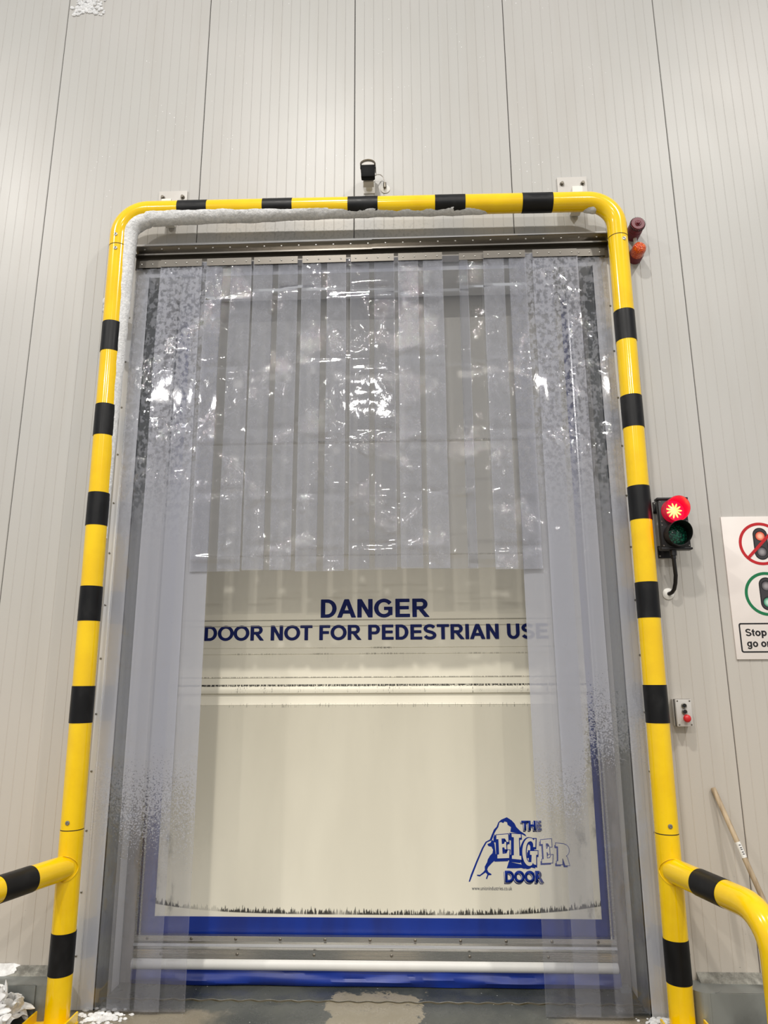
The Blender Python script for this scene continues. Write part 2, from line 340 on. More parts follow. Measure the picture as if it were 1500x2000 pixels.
# kerbs
def kerb(name, x0, x1, endx, label):
    k = thing(name, label, 'kerb', ((x0 + x1) / 2, -.08, 0))
    MB().prism([(-.0005, .195), (-.03, .178), (-.052, .163), (-.052, 0), (-.0005, 0)], 'x', x0, x1).build('concrete_fill', 'concrete', k)
    MB().box(x0, x1, -.155, -.050, .155, .163).box(x0, x1, -.160, -.153, 0, .163).build('steel_angle', 'kerb_steel', k)
    MB().cyl((endx, -.085, 0), (endx, -.085, .164), .074, 28).build('rounded_end', 'kerb_steel', k)
    return k
kerb('wall_kerb', -6.0, -1.50, -1.475, 'galvanised kerb along the wall foot left of the door, snow on top')
kerb('wall_kerb', 1.685, 6.5, 1.685, 'galvanised kerb along the wall foot right of the door, under the sign')
# door casing
def screws(pts, r=.006, d=.004, seg=10, axis='y'):
    mb = MB()
    for x, y, z in pts:
        mb.lathe([(r, 0), (r, -d * .5), (r * .6, -d), (0.0001, -d)], (x, y, z), 'y', seg)
    return mb
def studs(pts, parent, mat='screw', name='screw', r=.006, d=.004, seg=10):      # one object per screw, shared mesh
    q = parent; off = Vector((0, 0, 0))
    while q is not None: off += q.location; q = q.parent
    o = MB().lathe([(r, 0), (r, -d * .5), (r * .6, -d), (0.0001, -d)], (0, 0, 0), 'y', seg).build(name, mat, parent); o.location = Vector(pts[0]) - off
    for p_ in pts[1:]: copy_at(o, parent, Vector(p_) - off)
c = struct(MB().box(1.45, 1.553, -.006, -.001, 0, 4.03).box(1.45, 1.455, -.006, .30, 0, 4.03).build('trim_1', 'casing'), 'white steel casing down the right side of the doorway', 'door casing')
MB().box(1.505, 1.508, -.009, -.006, 0, 4.03).build('fold_line', 'casing', c)
MB().box(1.4485, 1.4499, .0, .19, 0, 4.03).build('galvanised_lining', 'galv', c)
studs([(1.542 - .0, -.006, .24 + .293 * i) for i in range(13)], c)
c = struct(MB().box(-1.392, -1.27, -.006, -.001, 0, 4.03).box(-1.275, -1.27, -.006, .30, 0, 4.03).build('trim_2', 'casing'), 'white steel casing down the left side of the doorway', 'door casing')
MB().box(-1.355, -1.352, -.009, -.006, 0, 4.03).build('fold_line', 'casing', c)
MB().box(-1.2699, -1.2685, .0, .19, 0, 4.03).build('galvanised_lining', 'galv', c)
studs([(-1.382, -.006, .24 + .293 * i) for i in range(13)], c)
c = struct(MB().box(-1.392, 1.553, -.006, -.001, 4.03, 4.262).box(-1.275, 1.455, -.006, .30, 4.025, 4.03).build('trim_3', 'casing'), 'white steel casing strip across the top of the doorway', 'door casing')
studs([(-1.33 + .245 * i, -.006, 4.243) for i in range(12)], c)

# ================================================================== SPEED DOOR
DY = .35
door = struct(thing('door_1', 'closed cream fabric speed door with blue border and warning lettering', 'door', (.09, DY, 0)))
prof = []
def zp(*a): prof.extend(a)
zp((.0, .30), (.0, 1.438), (-.003, 1.443), (0, 1.448), (0, 1.500), (-.012, 1.508), (-.016, 1.525), (-.010, 1.543), (0, 1.550), (0, 1.595), (-.003, 1.5975), (0, 1.600), (0, 1.730), (-.003, 1.733), (0, 1.736), (0, 1.766), (-.003, 1.769), (0, 1.772),
   (0, 1.894), (-.003, 1.897), (0, 1.90), (0, 1.928), (-.003, 1.931), (0, 1.934), (0, 2.32), (-.004, 2.325), (0, 2.33), (0, 3.04), (-.012, 3.05), (0, 3.07), (0, 4.6))
mb = MB(); pr = [(DY + y, z) for y, z in prof]
def sheet(x0, x1, yo=0):
    m_ = MB()
    for a, b in zip(pr, pr[1:]): m_.add([(x0, a[0] + yo, a[1]), (x1, a[0] + yo, a[1]), (x1, b[0] + yo, b[1]), (x0, b[0] + yo, b[1])], [(0, 1, 2, 3)])
    m_.add([(x0, DY + .006, .2), (x1, DY + .006, .2), (x1, DY + .006, 4.6), (x0, DY + .006, 4.6)], [(0, 1, 2, 3)])
    return m_
sheet(-1.115, 1.330).build('fabric_panel', 'fabric', door)
sheet(-1.215, -1.1145, -.002).build('blue_border', 'blue', door)
sheet(1.3295, 1.41, -.002).build('blue_border', 'blue', door)
MB().box(-1.215, 1.41, DY - .004, DY + .005, .215, .318).build('blue_border', 'blue', door)
# bottom bar
BY = .30
bar = MB().prism([(BY + .03, .238), (BY - .002, .238), (BY - .004, .213), (BY - .016, .205), (BY - .020, .192), (BY - .010, .178), (BY - .004, .172), (BY - .004, .130), (BY + .03, .126)], 'x', -1.20, 1.385).build('bottom_bar', 'steel', door)
studs([(-1.13 + .242 * i, BY - .003, .224) for i in range(11)] + [(-1.05 + .415 * i, BY - .004, .150) for i in range(6)], bar, 'bolt', 'bolt', .008, .005)
MB().cyl((-1.205, BY + .004, .100), (1.385, BY + .004, .100), .027, 24).build('safety_edge', 'white_plastic', door)
mb = MB(); nx, nz = 160, 6; vs = []
for i in range(nx + 1):
    for j in range(nz + 1):
        x = -1.205 + 2.6 * i / nx; z = .078 - .074 * j / nz; y = BY - .004 + .012 * noise.noise(Vector((x * 3, j * .5, 0))) + .006 * math.sin(j) - .018 * math.sin(PI * j / nz) * (.7 + .3 * noise.noise(Vector((x * 7, 2, 0))))
        vs.append((x, y, z))
mb.add(vs, [(i * (nz + 1) + j, (i + 1) * (nz + 1) + j, (i + 1) * (nz + 1) + j + 1, i * (nz + 1) + j + 1) for i in range(nx) for j in range(nz)], True)
mb.box(-1.205, 1.395, BY + .012, BY + .02, .004, .08); mb.build('floor_flap', 'blue', door)
# tracks and head box behind the wall, closing gaps against stray light
for sx, xa, xb, xc in ((1, 1.385, 1.530, 1.465), (-1, -1.345, -1.20, -1.285)):
    tr = MB().box(min(xa, xb), max(xa, xb), .325, .40, 0, 4.6).build('guide_track', 'track', door)
    e = 1.3865 if sx > 0 else -1.2015
    MB().box(e - .006, e + .006, .312, .326, .02, 4.6).box(e - .02 * sx - .004, e - .02 * sx + .004, .316, .326, .0, 4.6).build('track_lip', 'steel', tr)
    x0, x1 = (1.455, 1.53) if sx > 0 else (-1.345, -1.275)
    MB().box(x0, x1, TH, .325, 0, 4.6).build('side_plate', 'galv', tr)
    studs([(xc, .325, .225 + .268 * i) for i in range(15)], tr, 'bolt', 'bolt', .013, .008, 14)
    MB().box(min(xa, xa + .05 * sx), max(xa, xa + .05 * sx), .26, .325, 0, .018).build('track_foot', 'galv', tr)
MB().box(-1.345, 1.53, TH, .335, 4.12, 4.6).box(-1.345, 1.53, .4, .6, 4.3, 4.6).build('head_box', 'galv', door)
MB().box(-1.4, 1.6, .42, .44, 0, 4.7).build('light_block_sheet', 'track', door)  # unseen sheet added behind the door to stop light leaking through

# ------- lettering: bold grotesque letters drawn as strokes (cap height 1)
def ell(cx, cy, rx, ry, a0, a1, n_=12): return [(cx + rx * math.cos(math.radians(a0 + (a1 - a0) * i / n_)), cy + ry * math.sin(math.radians(a0 + (a1 - a0) * i / n_))) for i in range(n_ + 1)]
h_ = .10
def stem(x, a=0., b=1.): return [(x, a), (x + .205, a), (x + .205, b), (x, b)]
def hb(x0, x1, y, t_=.17): return [(x0, y), (x1, y), (x1, y + t_), (x0, y + t_)]
GL = {   # advance, polygons, strokes
 'A': (1.008, [[(0, 0), (.22, 0), (.6, 1), (.39, 1)], [(1.0, 0), (.78, 0), (.40, 1), (.61, 1)], hb(.26, .74, .22, .17)], []),
 'D': (1.008, [stem(.10), hb(.10, .46, 0), hb(.10, .46, .83)], [ell(.44, .5, .395, .415, -90, 90)]),
 'E': (.93, [stem(.10), hb(.10, .86, 0), hb(.10, .84, .83), hb(.10, .80, .43)], []),
 'F': (.853, [stem(.10), hb(.10, .80, .83), hb(.10, .72, .42)], []),
 'G': (1.087, [hb(.56, .99, .40, .165), [(.79, .12), (.99, .12), (.99, .5), (.79, .5)]], [ell(.54, .5, .425, .425, 38, 325, 20)]),
 'I': (.388, [stem(.095)], []),
 'N': (1.008, [stem(.10), stem(.70), [(.10, 1), (.31, 1), (.905, 0), (.70, 0)]], []),
 'O': (1.087, [], [ell(.543, .5, .43, .42, 0, 360, 28)]),
 'P': (.93, [stem(.10), hb(.10, .56, .83), hb(.10, .56, .37)], [ell(.55, .685, .215, .23, -90, 90)]),
 'R': (1.008, [stem(.10), hb(.10, .60, .83), hb(.10, .60, .41), [(.40, .45), (.62, .47), (1.0, 0), (.76, 0)]], [ell(.58, .705, .215, .21, -90, 90)]),
 'S': (.93, [], [ell(.46, .72, .30, .20, 20, 250, 12) + [(.62, .46)] + ell(.47, .275, .32, .20, 62, -165, 12)]),
 'T': (.853, [[(.325, 0), (.53, 0), (.53, 1), (.325, 1)], hb(.03, .825, .83)], []),
 'U': (1.008, [[(.10, .38), (.305, .38), (.305, 1), (.10, 1)], [(.70, .38), (.905, .38), (.905, 1), (.70, 1)]], [ell(.503, .38, .30, .30, 180, 360, 14)]),
 'o': (.853, [], [ell(.427, .365, .28, .29, 0, 360, 22)]),
 'p': (.853, [[(.09, -.28), (.28, -.28), (.28, .73), (.09, .73)]], [ell(.45, .365, .255, .285, 0, 360, 22)]),
 'd': (.853, [[(.57, 0), (.76, 0), (.76, 1), (.57, 1)]], [ell(.40, .365, .255, .285, 0, 360, 22)]),
 'g': (.853, [[(.57, -.02), (.76, -.02), (.76, .73), (.57, .73)]], [ell(.40, .375, .255, .275, 0, 360, 22), ell(.40, -.02, .265, .19, 0, -160, 10)]),
 't': (.465, [[(.12, .18), (.31, .18), (.31, .95), (.12, .86)], hb(.02, .43, .58, .15)], [ell(.34, .20, .125, .12, 180, 280, 6)]),
 'n': (.853, [[(.09, 0), (.28, 0), (.28, .73), (.09, .73)], [(.57, 0), (.76, 0), (.76, .46), (.57, .46)]], [ell(.43, .44, .235, .21, 0, 160, 10)]),
 'r': (.543, [[(.09, 0), (.28, 0), (.28, .73), (.09, .73)]], [ell(.44, .42, .23, .235, 160, 75, 6)]),
 'e': (.777, [hb(.16, .68, .31, .12)], [ell(.40, .365, .27, .29, 0, 318, 18)]),
 ' ': (.388, [], [])}
def letters(body, x0, x1, z0, cap, y, mat, parent, name, wt=.205, fat=.02):
    tot = sum(GL[c_][0] for c_ in body) - .16; sx = (x1 - x0) / tot; pen = -.08; mb = MB(); yy = y - .0002
    for c_ in body:
        adv, ps, ss = GL[c_]; quads = [list(q) for q in ps]
        for pl0 in ss:
            L = []; R_2 = []; n_ = len(pl0); closed = abs(pl0[0][0] - pl0[-1][0]) + abs(pl0[0][1] - pl0[-1][1]) < 1e-6
            for i in range(n_):
                a = pl0[i - 1] if i > 0 else (pl0[-2] if closed else pl0[0]); b = pl0[i + 1] if i < n_ - 1 else (pl0[1] if closed else pl0[-1])
                dx, dy = b[0] - a[0], b[1] - a[1]; l_ = math.hypot(dx, dy); nx_, ny_ = -dy / l_, dx / l_
                t_ = wt / 2 * (abs(nx_) + abs(ny_) * .86) / max(abs(nx_) + abs(ny_), 1e-6)
                L.append((pl0[i][0] + nx_ * t_, pl0[i][1] + ny_ * t_)); R_2.append((pl0[i][0] - nx_ * t_, pl0[i][1] - ny_ * t_))
            quads += [[L[i], L[i + 1], R_2[i + 1], R_2[i]] for i in range(n_ - 1)]
        for q in quads:
            for ox_, oz_ in ((-fat, 0), (fat, 0), (0, fat * .5), (0, -fat * .5)):
                yy -= 4e-6; mb.add([(x0 + (pen + px_ + ox_) * sx, yy, z0 + (pz_ + oz_) * cap) for px_, pz_ in q], [(0, 1, 2, 3)])
        pen += adv
    me_o = mb.build(name, mat, parent); return me_o
def flat_text(body, x0, x1, z0, z1, y, mat, parent, name, bold=.0, thick=.0006, sp=1.0, fitw=True):
    cu = bpy.data.curves.new(name, 'FONT'); cu.body = body; cu.size = 1; cu.offset = bold; cu.extrude = 0; cu.space_character = sp; cu.resolution_u = 6
    tmp = bpy.data.objects.new(name, cu); COL.objects.link(tmp); bpy.context.view_layer.update()
    me = bpy.data.meshes.new_from_object(tmp.evaluated_get(bpy.context.evaluated_depsgraph_get())); bpy.data.objects.remove(tmp)
    return place_flat(me, x0, x1, z0, z1, y, mat, parent, name, thick, fitw)
def place_flat(me, x0, x1, z0, z1, y, mat, parent, name, thick, fitw=True, affine=None):
    bm = bmesh.new(); bm.from_mesh(me); bpy.data.meshes.remove(me)
    if affine is None:
        xs = [v.co.x for v in bm.verts]; ys = [v.co.y for v in bm.verts]; a, b, c_, d_ = min(xs), max(xs), min(ys), max(ys)
        sz = (z1 - z0) / (d_ - c_); sx = (x1 - x0) / (b - a)
        for v in bm.verts: v.co = Vector((x0 + (v.co.x - a) * sx, y, z0 + (v.co.y - c_) * sz))
    else:
        for v in bm.verts: v.co = Vector((*affine(v.co.x, v.co.y), 0)).xzy + Vector((0, y, 0))
    r = bmesh.ops.extrude_face_region(bm, geom=bm.faces[:])
    for v in [g for g in r['geom'] if isinstance(g, bmesh.types.BMVert)]: v.co.y -= thick
    bmesh.ops.recalc_face_normals(bm, faces=bm.faces)
    me = bpy.data.meshes.new(name); bm.to_mesh(me); bm.free(); me.materials.append(MAT[mat])
    o = bpy.data.objects.new(name, me); COL.objects.link(o); o.parent = parent
    q = parent; a_ = Vector((0, 0, 0))
    while q is not None: a_ += q.location; q = q.parent
    o.location = -a_
    return o
def poly(loops, y, mat, parent, name, thick=.0006, affine=None, stroke=None):
    cu = bpy.data.curves.new(name, 'CURVE'); cu.dimensions = '2D'; cu.fill_mode = 'BOTH'
    for lp in loops:
        s_ = cu.splines.new('POLY'); s_.points.add(len(lp) - 1)
        for p, q in zip(s_.points, lp): p.co = (q[0], q[1], 0, 1)
        s_.use_cyclic_u = True
    tmp = bpy.data.objects.new(name, cu); COL.objects.link(tmp); bpy.context.view_layer.update()
    me = bpy.data.meshes.new_from_object(tmp.evaluated_get(bpy.context.evaluated_depsgraph_get())); bpy.data.objects.remove(tmp)
    return place_flat(me, 0, 0, 0, 0, y, mat, parent, name, thick, affine=affine or (lambda a, b: (a, b)))
FY = DY - .0005
letters('DANGER', -.218, .424, 1.946, .108, FY, 'navy', door, 'danger_lettering')
letters('DOOR NOT FOR PEDESTRIAN USE', -.917, 1.125, 1.814, .087, FY, 'navy', door, 'warning_lettering')
flat_text('www.unionindustries.co.uk', .636, .855, .459, .478, FY, 'small_print', door, 'web_address', .0)
def LA(u, v): return (.5366103 + 5.25499e-4 * u - 2.197e-5 * v, .9264911 + 1.85e-6 * u - 4.8924e-4 * v)
lg = lambda L, mat, dy=0., name='logo_print': poly(L, FY - dy, mat, door, name, affine=LA)
# mountain outline (coordinates on the logo's own grid)
lg([[(195, 870), (215, 800), (270, 660), (330, 520), (368, 455), (412, 432), (430, 385), (455, 325), (482, 298), (500, 250), (530, 222), (590, 196), (640, 228), (672, 262), (690, 300), (735, 345), (785, 378), (796, 400), (740, 372), (680, 362), (628, 350),
     (634, 300), (600, 278), (592, 248), (566, 240), (552, 258), (530, 246), (512, 252), (500, 300), (476, 335), (460, 365), (432, 440), (380, 462), (345, 525), (285, 668), (232, 808), (208, 870)]], 'logo_blue')
lg([[(386, 480), (420, 465), (430, 440), (446, 440), (462, 480), (472, 560), (480, 640), (440, 672), (395, 720), (386, 745), (400, 772), (432, 792), (428, 802), (400, 804), (384, 846), (374, 838), (388, 795), (370, 775), (340, 795), (310, 816), (282, 810), (280, 798), (310, 800), (345, 772), (362, 750),
     (360, 715), (385, 668), (392, 640), (415, 600), (440, 575), (446, 540), (430, 508), (396, 500)]], 'logo_blue')
lg([[(612, 662), (650, 672), (735, 690), (790, 712), (798, 728), (770, 738), (740, 728), (700, 732), (590, 732), (600, 700)]], 'logo_blue')
def slabE(x, y, w_, h_, t_): 
    s_ = t_ * .55
    return [(x, y), (x + w_, y - h_ * .04), (x + w_ + 4, y + h_ * .30), (x + w_ - 14, y + h_ * .30), (x + w_ - 34, y + h_ * .15), (x + t_ + 18, y + h_ * .15), (x + t_ + 22, y + h_ * .40), (x + w_ - 42, y + h_ * .38), (x + w_ - 36, y + h_ * .30), (x + w_ - 22, y + h_ * .30), (x + w_ - 18, y + h_ * .62),
            (x + w_ - 34, y + h_ * .62), (x + w_ - 42, y + h_ * .53), (x + t_ + 26, y + h_ * .55), (x + t_ + 30, y + h_ * .82), (x + w_ - 16, y + h_ * .80), (x + w_ - 2, y + h_ * .66), (x + w_ + 14, y + h_ * .66), (x + w_ + 10, y + h_), (x + 12, y + h_ * 1.02), (x + 12, y + h_ * .86), (x + 30, y + h_ * .84), (x + 22, y + h_ * .18), (x, y + h_ * .18)]
def offs(p, d, e): return [(a + d, b + e) for a, b in p]
def grow(p, g):
    n_ = len(p); ar = sum(p[i][0] * p[(i + 1) % n_][1] - p[(i + 1) % n_][0] * p[i][1] for i in range(n_)); sg = 1 if ar > 0 else -1; out = []
    for i in range(n_):
        a, b, c_ = Vector(p[i - 1]), Vector(p[i]), Vector(p[(i + 1) % n_]); d1 = (b - a).normalized(); d2 = (c_ - b).normalized()
        n1 = Vector((d1.y, -d1.x)) * sg; n2 = Vector((d2.y, -d2.x)) * sg; m__ = n1 + n2
        if m__.length < .3: m__ = n1
        m__ = m__.normalized(); k_ = g / max(.5, m__.dot(n1)); out.append((b.x + m__.x * k_, b.y + m__.y * k_))
    return out
E_ = slabE(480, 384, 124, 240, 36)
I_ = [(640, 370), (736, 376), (738, 410), (716, 414), (722, 600), (740, 604), (742, 642), (644, 632), (644, 598), (664, 596), (664, 408), (642, 404)]
G_ = []
def arc(cx, cy, rx, ry, a0, a1, n_=14): return [(cx + rx * math.cos(math.radians(a0 + (a1 - a0) * i / n_)), cy + ry * math.sin(math.radians(a0 + (a1 - a0) * i / n_))) for i in range(n_ + 1)]
G_ = [(892, 424), (888, 510), (866, 510)] + arc(838, 500, 30, 52, -20, -90, 5) + arc(826, 560, 38, 108, -100, -265, 12) + [(846, 668), (850, 592), (832, 590), (832, 552), (912, 552), (912, 590), (896, 592), (896, 696), (872, 690), (862, 672)] + arc(826, 560, 74, 146, 70, 270, 18) + [(850, 418), (874, 440), (880, 424)]
E2 = slabE(945, 436, 110, 236, 34)
R_ = [(1215, 470), (1300, 480)] + arc(1300, 545, 50, 60, -80, 70, 8) + [(1330, 620), (1352, 700), (1310, 700), (1286, 630), (1280, 630), (1280, 690), (1222, 690), (1222, 660), (1238, 655), (1238, 505), (1215, 500)]
for P in (E_, I_, G_):
    lg([grow(offs(P, -20, 24), 10)], 'logo_blue', .0004); lg([grow(offs(P, -6, 8), 16)], 'logo_blue', .0005); lg([grow(P, 7)], 'logo_blue', .0010); lg([P], 'cream_print', .0016)
for P in (E2, R_):
    P = offs(P, -112 if P is R_ else 0, 0); lg([offs(P, -16, 20)], 'logo_blue', .0004); lg([grow(P, 7)], 'logo_blue', .0010); lg([P], 'cream_print', .0016)
def block(body, u0, v1, u1, v0, mat, dy, bold):
    a = LA(u0, v1); b = LA(u1, v0); return flat_text(body, a[0], b[0], a[1], b[1], FY - dy, mat, door, 'logo_print', bold)
for bd, u0, v1, u1, v0 in (('THE', 740, 335, 945, 235), ('DOOR', 568, 880, 965, 758)):
    block(bd, u0 - 4, v1 + 16, u1 - 2, v0 + 8, 'logo_blue', .0003, .055); block(bd, u0 + 1, v1 + 8, u1 + 3, v0 + 2, 'cream_print', .0009, .055); block(bd, u0 + 6, v1 + 2, u1 + 8, v0 - 2, 'logo_blue', .0014, .055)

# ================================================================== STRIP CURTAIN
cur = thing('strip_curtain', 'clear plastic strip curtain on a steel rail hanging in front of the cream door', 'curtain', (.09, -.05, 4.15))
rail = MB().prism([(-.0065, 4.222), (-.058, 4.214), (-.061, 4.206), (-.018, 4.166), (-.018, 4.158), (-.070, 4.152), (-.070, 4.142), (-.0065, 4.146)], 'x', -1.355, .12).build('hanging_rail', 'dark_steel', cur)
MB().prism([(-.0065, 4.224), (-.060, 4.216), (-.063, 4.208), (-.020, 4.168), (-.020, 4.160), (-.072, 4.154), (-.072, 4.144), (-.0065, 4.148)], 'x', .115, 1.549).build('hanging_rail', 'dark_steel', cur)
studs([(-1.30 + .107 * i, -.048, 4.196) for i in range(27)], cur, 'screw', 'rivet', .006, .004, 8)
MB().box(-1.355, 1.549, -.036, -.032, 4.062, 4.146).build('back_clamp', 'clamp_steel', cur)
zc = [3.86, 3.40, 2.98, 2.59, 2.27]
def strip(x0, x1, ztop, zbot, y, cuts, frosted, mat, seed, clampY=None, crease=True, lean=0., plate=True, fl=1.):
    rnd = random.Random(seed); xs = [x0 + (x1 - x0) * i / 12 for i in range(13)] + [c_ for c_ in cuts if x0 < c_ < x1]; xs = sorted(set(round(v_, 4) for v_ in xs + [x0 + .0035, x1 - .0035]))
    nz = int((ztop - zbot) / .022); zs = [ztop + (zbot - ztop) * j / nz for j in range(nz + 1)]
    if crease:
        zcs = [z_ + rnd.uniform(-.05, .05) for z_ in zc]
        for z_ in zcs: zs += [z_ - .02, z_, z_ + .02]
        zs = sorted(set(z_ for z_ in zs if zbot <= z_ <= ztop), reverse=True)
    def disp(x, z):
        k_ = min(1, (ztop - z) / .35); t_ = (x - x0) / (x1 - x0)
        d = .004 * k_ * noise.noise(Vector((x * 2.5, z * .8, seed))) + .006 * k_ * noise.noise(Vector((x * .8 + 9, z * 1.7, seed)))
        d += -.010 * k_ * (2 * t_ - 1) ** 2 * noise.noise(Vector((3, z * .6, seed)))
        if crease:
            for i_, z_ in enumerate(zcs):
                q = abs(z - z_) / .035
                if q < 1: d -= .0075 * (1 - q) * (1 if (i_ + seed) % 2 else -1) * (.7 + .3 * math.sin(t_ * 3))
            d += .0016 * k_ * noise.noise(Vector((x * 22, z * 16, seed)))
        else:
            d += .0045 * k_ * math.sin(t_ * PI * 2 + seed) * (.4 + .6 * noise.noise(Vector((0, z * .5, seed))))
        return d
    H = .0012; V = []; F = []; at = []
    nxs, nzs = len(xs), len(zs)
    for sgn in (-1, 1):
        for z in zs:
            for x in xs: V.append((x + lean * (ztop - z) / (ztop - zbot) + .003 * noise.noise(Vector((0, z * 1.3, seed))), y + disp(x, z) + sgn * H, z))
    nn = nxs * nzs
    def fz(xm):
        if xm < x0 + .0035 or xm > x1 - .0035: return 1.15 / fl  # pale line along each edge, put in as extra opacity rather than frost
        for a, b in frosted:
            if a <= xm <= b: return 1.
        return 0.
    for j in range(nzs - 1):
        for i in range(nxs - 1):
            a = j * nxs + i; F.append((a, a + 1, a + nxs + 1, a + nxs)); at.append(fz((xs[i] + xs[i + 1]) / 2) * fl)
            F.append((nn + a, nn + a + nxs, nn + a + nxs + 1, nn + a + 1)); at.append(0.)
    for j in range(nzs - 1):
        for i in (0, nxs - 1): a = j * nxs + i; F.append((a, a + nxs, nn + a + nxs, nn + a)); at.append(2.)
    for i in range(nxs - 1):
        a = (nzs - 1) * nxs + i; F.append((a, a + 1, nn + a + 1, nn + a)); at.append(2.)
    me = bpy.data.meshes.new('strip'); me.from_pydata(V, [], F); me.polygons.foreach_set('use_smooth', [True] * len(F))
    A = me.attributes.new('frost', 'FLOAT', 'FACE'); A.data.foreach_set('value', at); me.set_sharp_from_angle(angle=.9); me.materials.append(MAT[mat])
    o = bpy.data.objects.new('strip', me); COL.objects.link(o); o.parent = cur; o.location = (-.09, .05, -4.15)
    if plate:
        m2 = MB().box(x0 + .002, x1 - .002, y - .0075, y - .0045, ztop - .036, ztop + .012)
        o2 = m2.build('clamp_plate', 'clamp_steel', cur); studs([(x0 + (x1 - x0) * (.12 + .253 * k_), y - .0075, ztop - .012) for k_ in range(4)], o2, 'screw', 'rivet', .0055, .003, 8)
    return o
ZT = 4.105
gaps = [-1.078, -1.049, -.783, -.751, -.493, -.458, -.196, -.158, .097, .129, .395, .426, .913, .944, 1.205, 1.28]
backs = [(-1.345, -1.078), (-1.055, -.806), (-.751, -.493), (-.458, -.196), (-.158, .097), (.129, .395), (.426, .696), (.643, .913), (.944, 1.205), (1.275, 1.525)]
fronts = [(-1.19, -.93), (-.903, -.623), (-.611, -.338), (-.313, -.041), (-.016, .251), (.273, .544), (.789, 1.045), (1.085, 1.355)]
YF, YB = -.052, -.040
def ov(a, L): return [(max(a[0], b[0]), min(a[1], b[1])) for b in L if min(a[1], b[1]) - max(a[0], b[0]) > .004]
for i, b in enumerate(backs):
    lo = i in (0, 1, 8, 9)
    zb = {0: .02, 1: .012, 8: .012, 9: .03}.get(i, 2.176 + .006 * (i % 3))
    strip(b[0], b[1], ZT, zb, YB + (.006 if i == 7 else 0), gaps, ov(b, fronts + ([backs[7]] if i == 6 else [])), ('pvc_side' if i in (0, 9) else 'pvc_long') if lo else 'pvc_short', 20 + i, crease=not lo, plate=(i in (0, 9, 7)), fl=.45)
for i, b in enumerate(fronts):
    lo = i in (0, 7)
    strip(b[0], b[1], ZT - .003, .016 if lo else 2.168 + .005 * (i % 3), YF, [g for bb in backs for g in bb], ov(b, backs), 'pvc_long' if lo else 'pvc_short', 50 + i, crease=not lo, fl=.35 if i == 4 else 1.)

# ================================================================== BARRIER FRAME
PR = .0572; PY = -.15
frame = thing('barrier_frame', 'yellow and black tubular steel goalpost guard around the doorway', 'barrier', (.09, PY, 0))
def LX(z): return -1.386 - .0078 * z
def RX(z): return 1.549 + .0062 * z
ER = .17; TZL, TZR = 4.393, 4.366
MB().cyl((LX(.004), PY, .004), (LX(.86), PY, .86), PR, 40).build('lower_post', 'yellow', frame)
MB().cyl((RX(.004), PY, .004), (RX(.85), PY, .85), PR, 40).build('lower_post', 'yellow', frame)
MB().cyl((LX(.865), PY, .865), (LX(4.140), PY, 4.140), PR * .985, 40).build('upper_post', 'yellow', frame)
MB().cyl((RX(.855), PY, .855), (RX(4.110), PY, 4.110), PR * .985, 40).build('upper_post', 'yellow', frame)
top = [(LX(4.145), PY, 4.145)]
cxl, cxr = LX(4.2) + ER, RX(4.2) - ER
for k in range(13):
    a = PI - (PI / 2) * k / 12; top.append((cxl + ER * math.cos(a), PY, TZL - ER + ER * math.sin(a)))
for k in range(1, 12): q = k / 12; top.append((cxl + (cxr - cxl) * q, PY, TZL + (TZR - TZL) * q))
for k in range(13):
    a = PI / 2 - (PI / 2) * k / 12; top.append((cxr + ER * math.cos(a), PY, TZR - ER + ER * math.sin(a)))
top.append((RX(4.115), PY, 4.115))
tb = MB().tube(top, PR, 40).build('top_bar', 'yellow', frame)
for z, X in ((.8625, LX), (4.1425, LX)): MB().cyl((X(z), PY, z - .0035), (X(z), PY, z + .0035), PR * .97, 32).build('joint_gap', 'dark_line', frame)
for z, X in ((.8525, RX), (4.1125, RX)): MB().cyl((X(z), PY, z - .0035), (X(z), PY, z + .0035), PR * .97, 32).build('joint_gap', 'dark_line', frame)
scr = MB().lathe([(.011, 0), (.011, -.003), (.006, -.004), (.0045, -.001), (.0001, -.001)], (0, 0, 0), 'y', 16).build('joint_screw', 'screw', frame)
pts = [(LX(.90) + .0, PY - PR * .985, .900), (RX(.89) + .0, PY - PR * .985, .892), (LX(4.1) + .005, PY - PR * .985, 4.108), (RX(4.08) + .018, PY - PR * .985 + .003, 4.078), (LX(4.2) - .0, PY - PR + .000, 4.20)]
scr.location = Vector(pts[0]) - frame.location
for q in pts[1:]: copy_at(scr, frame, Vector(q) - frame.location)
HB = .0925
bl = MB().cyl((0, 0, -HB), (0, 0, HB), PR + .0012, 40).build('black_band', 'black', frame)
zL = [3.545, 3.030, 2.510, 1.990, 1.468, .306]; zR = [3.541, 3.021, 2.501, 1.982, 1.460, .298]
first = True
for X, zs_ in ((LX, zL), (RX, zR)):
    for z in zs_:
        o = bl if first else copy_at(bl, frame, (0, 0, 0)); first = False; o.location = Vector((X(z), PY, z)) - frame.location
bh = MB().cyl((-.0905, 0, 0), (.0905, 0, 0), PR + .0012, 40).build('black_band', 'black', frame)
for i, x in enumerate((-.972, -.451, .067, .592, 1.112)):
    o = bh if i == 0 else copy_at(bh, frame, (0, 0, 0)); q = (x - cxl) / (cxr - cxl); o.location = Vector((x, PY, TZL + (TZR - TZL) * q)) - frame.location; o.rotation_euler = (0, math.atan2(TZL - TZR, cxr - cxl), 0)
